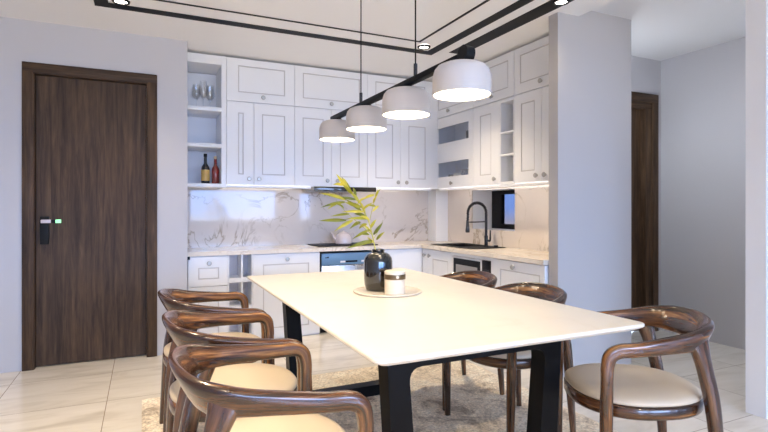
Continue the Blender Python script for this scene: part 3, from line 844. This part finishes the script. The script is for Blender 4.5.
leaves = [((349, 193), (337, 176), .03, 7), ((344, 189), (333, 186), .05, 5), ((352, 197), (343, 186), .00, 6), ((355, 201), (352, 188), .06, 5), ((358, 205), (350, 194), .02, 6), ((361, 210), (345, 203), -.01, 7),
          ((346, 203), (323, 195), -.06, 6), ((346, 205), (324, 208), -.05, 5), ((360, 213), (345, 200), .07, 6), ((340, 206), (330, 210), -.07, 4), ((365, 219), (353, 214), .05, 6), ((364, 217), (358, 201), .09, 5),
          ((347, 222), (322, 220), -.08, 6), ((353, 222), (336, 230), -.06, 6), ((360, 224), (350, 228), -.02, 6), ((366, 226), (358, 229), .03, 6), ((368, 222), (359, 216), -.03, 5), ((368, 236), (357, 234), .04, 5),
          ((371, 241), (347, 246), -.05, 7), ((371, 243), (357, 243), .02, 5), ((373, 198), (361, 201), .08, 5), ((374, 200), (379, 190), .09, 4), ((372, 206), (376, 196), .06, 4), ((371, 214), (377, 206), .07, 4),
          ((372, 236), (381, 222), .06, 6), ((375, 241), (383, 231), .07, 5), ((369, 230), (375, 219), .03, 5), ((345, 211), (335, 204), -.10, 4)]
leaves += [((351, 195), (341, 178), .06, 5), ((347, 191), (343, 180), .00, 4), ((356, 203), (337, 199), .02, 5), ((363, 214), (342, 212), .03, 5), ((362, 212), (372, 203), .02, 4), ((366, 221), (346, 219), -.04, 5),
           ((369, 231), (352, 238), .00, 5), ((370, 234), (362, 224), .05, 4), ((350, 216), (333, 216), -.09, 4), ((373, 244), (366, 236), .06, 4), ((374, 209), (366, 206), .08, 4), ((357, 207), (366, 198), .05, 4)]
for (p, q, d, wd) in leaves:
    a = W3(*P2(*p, d * .6)); e = W3(*P2(*q, d + random.uniform(-.05, .03)))
    L = (e - a); n = 9
    side = L.cross(Vector((random.uniform(-.4, .4) - .4255, random.uniform(-.4, .4) - .905, random.uniform(-.1, .6)))).normalized()
    nrm = side.cross(L).normalized()
    b = BM(); rows = []
    for k in range(n + 1):
        s = k / n
        wv = wd * u * .27 * (math.sin(PI * min(1, s * .96 + .04) ** .75)) + .0003
        c = a + L * s + nrm * (.010 * math.sin(PI * s)) - Vector((0, 0, .012 * s * s))
        rows.append([b.verts.new(c - side * wv + nrm * .0018), b.verts.new(c), b.verts.new(c + side * wv + nrm * .0018)])
    for r1, r2 in zip(rows, rows[1:]):
        for k in range(2): b.faces.new((r1[k], r1[k + 1], r2[k + 1], r2[k]))
    bmesh.ops.solidify(b, geom=list(b.faces), thickness=.0008)
    finish(b, 'leaf', LEAF, br, sharp=80)

# ------------------------------------------------------------------ pendant lamp over the table
t = thing('pendant_lamp', 'long black bar pendant lamp with four white dome shades above the dining table', 'lamp', (1.13, 2.39, ZL), 0)
zb = 1.752 - ZL
finish(B(-.017, .017, 1.64 - 2.39, 3.20 - 2.39, zb, zb + .026, .002), 'bar', BLACK, t)
for y in (2.714, 2.063):
    c = finish(tube(BM(), [(0, y - 2.39, zb + .0262), (0, y - 2.39, -.001)], .0035, 8), 'cable', BLACK, t)
    finish(tube(BM(), [(0, y - 2.39, zb + .0305), (0, y - 2.39, zb + .085)], .009, 12), 'cable_grip', GUN, c)
    finish(tube(BM(), [(0, y - 2.39, -.02), (0, y - 2.39, -.0005)], .022, 20), 'ceiling_rose', GUN, c)
for y in (3.115, 2.636, 2.155, 1.686):
    R = .1145; zl = 1.616 - ZL
    prof = [(R - .002, zl), (R, zl + .002), (R, zl + .062), (R * .985, zl + .078), (R * .93, zl + .098), (R * .82, zl + .113), (R * .66, zl + .121), (R * .4, zl + .125), (.028, zl + .126),
            (.028, zl + .123), (R * .66, zl + .117), (R * .80, zl + .109), (R * .91, zl + .095), (R * .955, zl + .077), (R - .004, zl + .060), (R - .004, zl)]
    b = lathe(BM(), [(r_, z_) for r_, z_ in prof], 48, 0, y - 2.39)
    sh = finish(b, 'lamp_shade', SHADE, t)
    finish(lathe(BM(), [(0, zl + .004), (R - .006, zl + .004), (R - .006, zl + .008), (0, zl + .008)], 40, 0, y - 2.39), 'diffuser', LAMP, sh)
    finish(lathe(BM(), [(0, zl + .1265), (.030, zl + .1265), (.030, zb - .0005), (0, zb - .0005)], 20, 0, y - 2.39), 'socket', BLACK, sh)
b = BM(); tube(b, [(-.019, 1.655 - 2.39, zb + .018), (.019, 1.655 - 2.39, zb + .015)], .034, 24)
finish(b, 'bar_end_disc', BLACK, t)

# ------------------------------------------------------------------ dining chairs (local: facing +x)
def chair(label, loc, rz):
    t = thing('dining_armchair', label, 'chair', loc, rz, 'walnut dining armchairs')
    half = [(.242, -.280, .545, 0, -1, 0, .036, .040), (.240, -.280, .592, 0, -1, 0, .036, .043), (.229, -.280, .629, 0, -1, 0, .037, .048), (.195, -.278, .647, 0, -1, 0, .038, .050), (.13, -.270, .650, -.1, -1, 0, .038, .052),
            (.02, -.250, .659, -.15, -1, -.06, .038, .060), (-.07, -.230, .667, -.28, -1, -.16, .038, .072), (-.130, -.205, .674, -.6, -.8, -.32, .038, .090), (-.172, -.160, .681, -.85, -.5, -.46, .034, .104), (-.194, -.095, .687, -.96, -.25, -.52, .030, .114)]
    full = half + [(-.204, 0, .690, -1, 0, -.54, .027, .118)] + [(a, -y, z, sx, -sy, sz, w, h) for a, y, z, sx, sy, sz, w, h in reversed(half)]
    finish(sweep(BM(), full, 5, 18, .6), 'arm_rail', WALNUT, t, sharp=50)
    q = catmull(full, 5); total = sum((Vector(a_[:3]) - Vector(c_[:3])).length for a_, c_ in zip(q, q[1:]))
    for s in (-1, 1):
        b = sweep(BM(), [(.242, s * .280, .546, 0, s, 0, .036, .040), (.244, s * .279, .40, 0, s, 0, .038, .042), (.245, s * .275, .2, 0, s, 0, .033, .036), (.245, s * .270, 0, 0, s, 0, .026, .028)], 4, 18, .6, 0. if s < 0 else total, -1 if s < 0 else 1)
        finish(b, 'leg', WALNUT, t, sharp=50)
        b = sweep(BM(), [(-.112, s * .214, .684, -.4, s * .9, -.2, .030, .095), (-.122, s * .213, .640, -.4, s * .9, -.1, .038, .076), (-.142, s * .208, .57, -.4, s * .9, 0, .040, .058), (-.176, s * .203, .42, -.3, s * .95, 0, .042, .052), (-.195, s * .207, .2, -.3, s, 0, .034, .040), (-.210, s * .210, 0, -.3, s, 0, .025, .028)], 4, 16, .6)
        finish(b, 'leg', WALNUTL, t, sharp=50)
    def outline(grow, z, n=48):
        o = []
        for k in range(n):
            a = 2 * PI * k / n
            c, s = math.cos(a), math.sin(a)
            x = math.copysign(abs(c) ** (.88 if c > 0 else .75), c)
            y = math.copysign(abs(s) ** .80, s)
            o.append(Vector((.038 + (.250 + grow) * x, (.242 + .024 * x - (.03 * x * x if x > 0 else 0) + grow) * y, z)))
        return o
    loft_b = loft(BM(), [outline(-.02, .378), outline(-.004, .384), outline(0, .392), outline(0, .424), outline(-.006, .430)], grain=[[(k * .03, q, 0) for k in range(48)] for q in (0, .01, .02, .05, .06)])
    finish(loft_b, 'seat_frame', WALNUT, t, sharp=60)
    loft_b = loft(BM(), [outline(-.010, .4305), outline(-.003, .436), outline(-.004, .446), outline(-.02, .455), outline(-.06, .461), outline(-.12, .463), outline(-.19, .461)])
    finish(loft_b, 'seat_pad', SEAT, t, sharp=60)
    return t
GC = 'walnut dining armchairs'
ch = chair('glossy walnut armchair on the entrance door side, nearest the viewer', (.30, 1.548, ZR), 0)
copy_thing(ch, (.30, 2.152, ZR), 0, 'glossy walnut armchair on the entrance door side, middle of the row of three')
copy_thing(ch, (.30, 2.80, ZR), 0, 'glossy walnut armchair on the entrance door side, closest to the kitchen drawers')
copy_thing(ch, (1.815, 2.782, ZR), PI, 'walnut armchair on the column side of the table, in front of the microwave')
copy_thing(ch, (1.79, 2.175, ZR), PI, 'middle walnut armchair on the column side of the table, its curved back above the tabletop')
copy_thing(ch, (1.842, 1.454, ZR), math.radians(153), 'walnut armchair turned at an angle by the near table corner, whole beige seat showing')

# ------------------------------------------------------------------ rug
b = BM()
RX0, RX1, RY0, RY1 = -.01, 2.25, -.6, 3.46
nx, ny = 90, 160
vv = [[b.verts.new((RX0 + (RX1 - RX0) * i / nx, RY0 + (RY1 - RY0) * j / ny, .0115 + random.uniform(-.002, .001) if 0 < i < nx and 0 < j < ny else .004)) for j in range(ny + 1)] for i in range(nx + 1)]
for i in range(nx):
    for j in range(ny): b.faces.new((vv[i][j], vv[i + 1][j], vv[i + 1][j + 1], vv[i][j + 1]))
lo = [b.verts.new((x_, y_, .0005)) for x_, y_ in ((RX0, RY0), (RX1, RY0), (RX1, RY1), (RX0, RY1))]
b.faces.new(list(reversed(lo)))
tag(finish(b, 'area_rug', RUG, sharp=80), 'mottled beige and grey short-pile rug under the dining table', 'rug')

# ------------------------------------------------------------------ daylight, sky and camera
Wd = bpy.data.worlds.new('sky'); S.world = Wd; Wd.use_nodes = True
nt = Wd.node_tree; bg = nt.nodes['Background']
tc = nt.nodes.new('ShaderNodeTexCoord'); sx = nt.nodes.new('ShaderNodeSeparateXYZ'); nt.links.new(tc.outputs['Generated'], sx.inputs[0])
mr = nt.nodes.new('ShaderNodeMapRange'); mr.inputs['From Min'].default_value = -.3; mr.inputs['From Max'].default_value = .7
nt.links.new(sx.outputs['Z'], mr.inputs['Value'])
r = nt.nodes.new('ShaderNodeValToRGB'); el = r.color_ramp.elements
stops = [(0, (.42, .36, .30)), (.27, (.55, .47, .40)), (.30, (.25, .40, .70)), (.345, (.27, .44, .76)), (.42, (.68, .78, 1.)), (.6, (.54, .69, 1.)), (1, (.36, .55, 1.))]
while len(el) < len(stops): el.new(.5)
for e, (p, c) in zip(el, stops): e.position = p; e.color = (*c, 1)
nt.links.new(mr.outputs[0], r.inputs[0]); nt.links.new(r.outputs[0], bg.inputs['Color'])
bg.inputs['Strength'].default_value = 8.

def area(name, loc, rot, sx_, sy_, energy, col, portal=False):
    l = bpy.data.lights.new(name, 'AREA'); l.shape = 'RECTANGLE'; l.size = sx_; l.size_y = sy_; l.energy = energy; l.color = col
    l.cycles.is_portal = portal
    o = bpy.data.objects.new(name, l); C.objects.link(o); o.location = loc; o.rotation_euler = rot
    return o
for i, (a, c) in enumerate(wins):
    area('window_daylight', ((a + c) / 2, -6.04, (WZ0 + WZ1) / 2), (PI / 2, 0, 0), c - a, WZ1 - WZ0, 1, (1, 1, 1), True)

cam = bpy.data.cameras.new('camera'); co = bpy.data.objects.new('camera', cam); C.objects.link(co)
cam.sensor_fit = 'HORIZONTAL'; cam.sensor_width = 36.; cam.lens = 511. / 768 * 36
cam.shift_y = -7. / 768
cam.clip_start = .02
co.location = (0, 0, 1.17); co.rotation_euler = (PI / 2, 0, -math.radians(25.185))
S.camera = co
S.view_settings.view_transform = 'Standard'; S.view_settings.look = 'None'
S.view_settings.exposure = 2.02; S.view_settings.gamma = 1.; S.view_settings.use_curve_mapping = False
S.cycles.use_denoising = True
S.cycles.max_bounces = 10; S.cycles.diffuse_bounces = 6
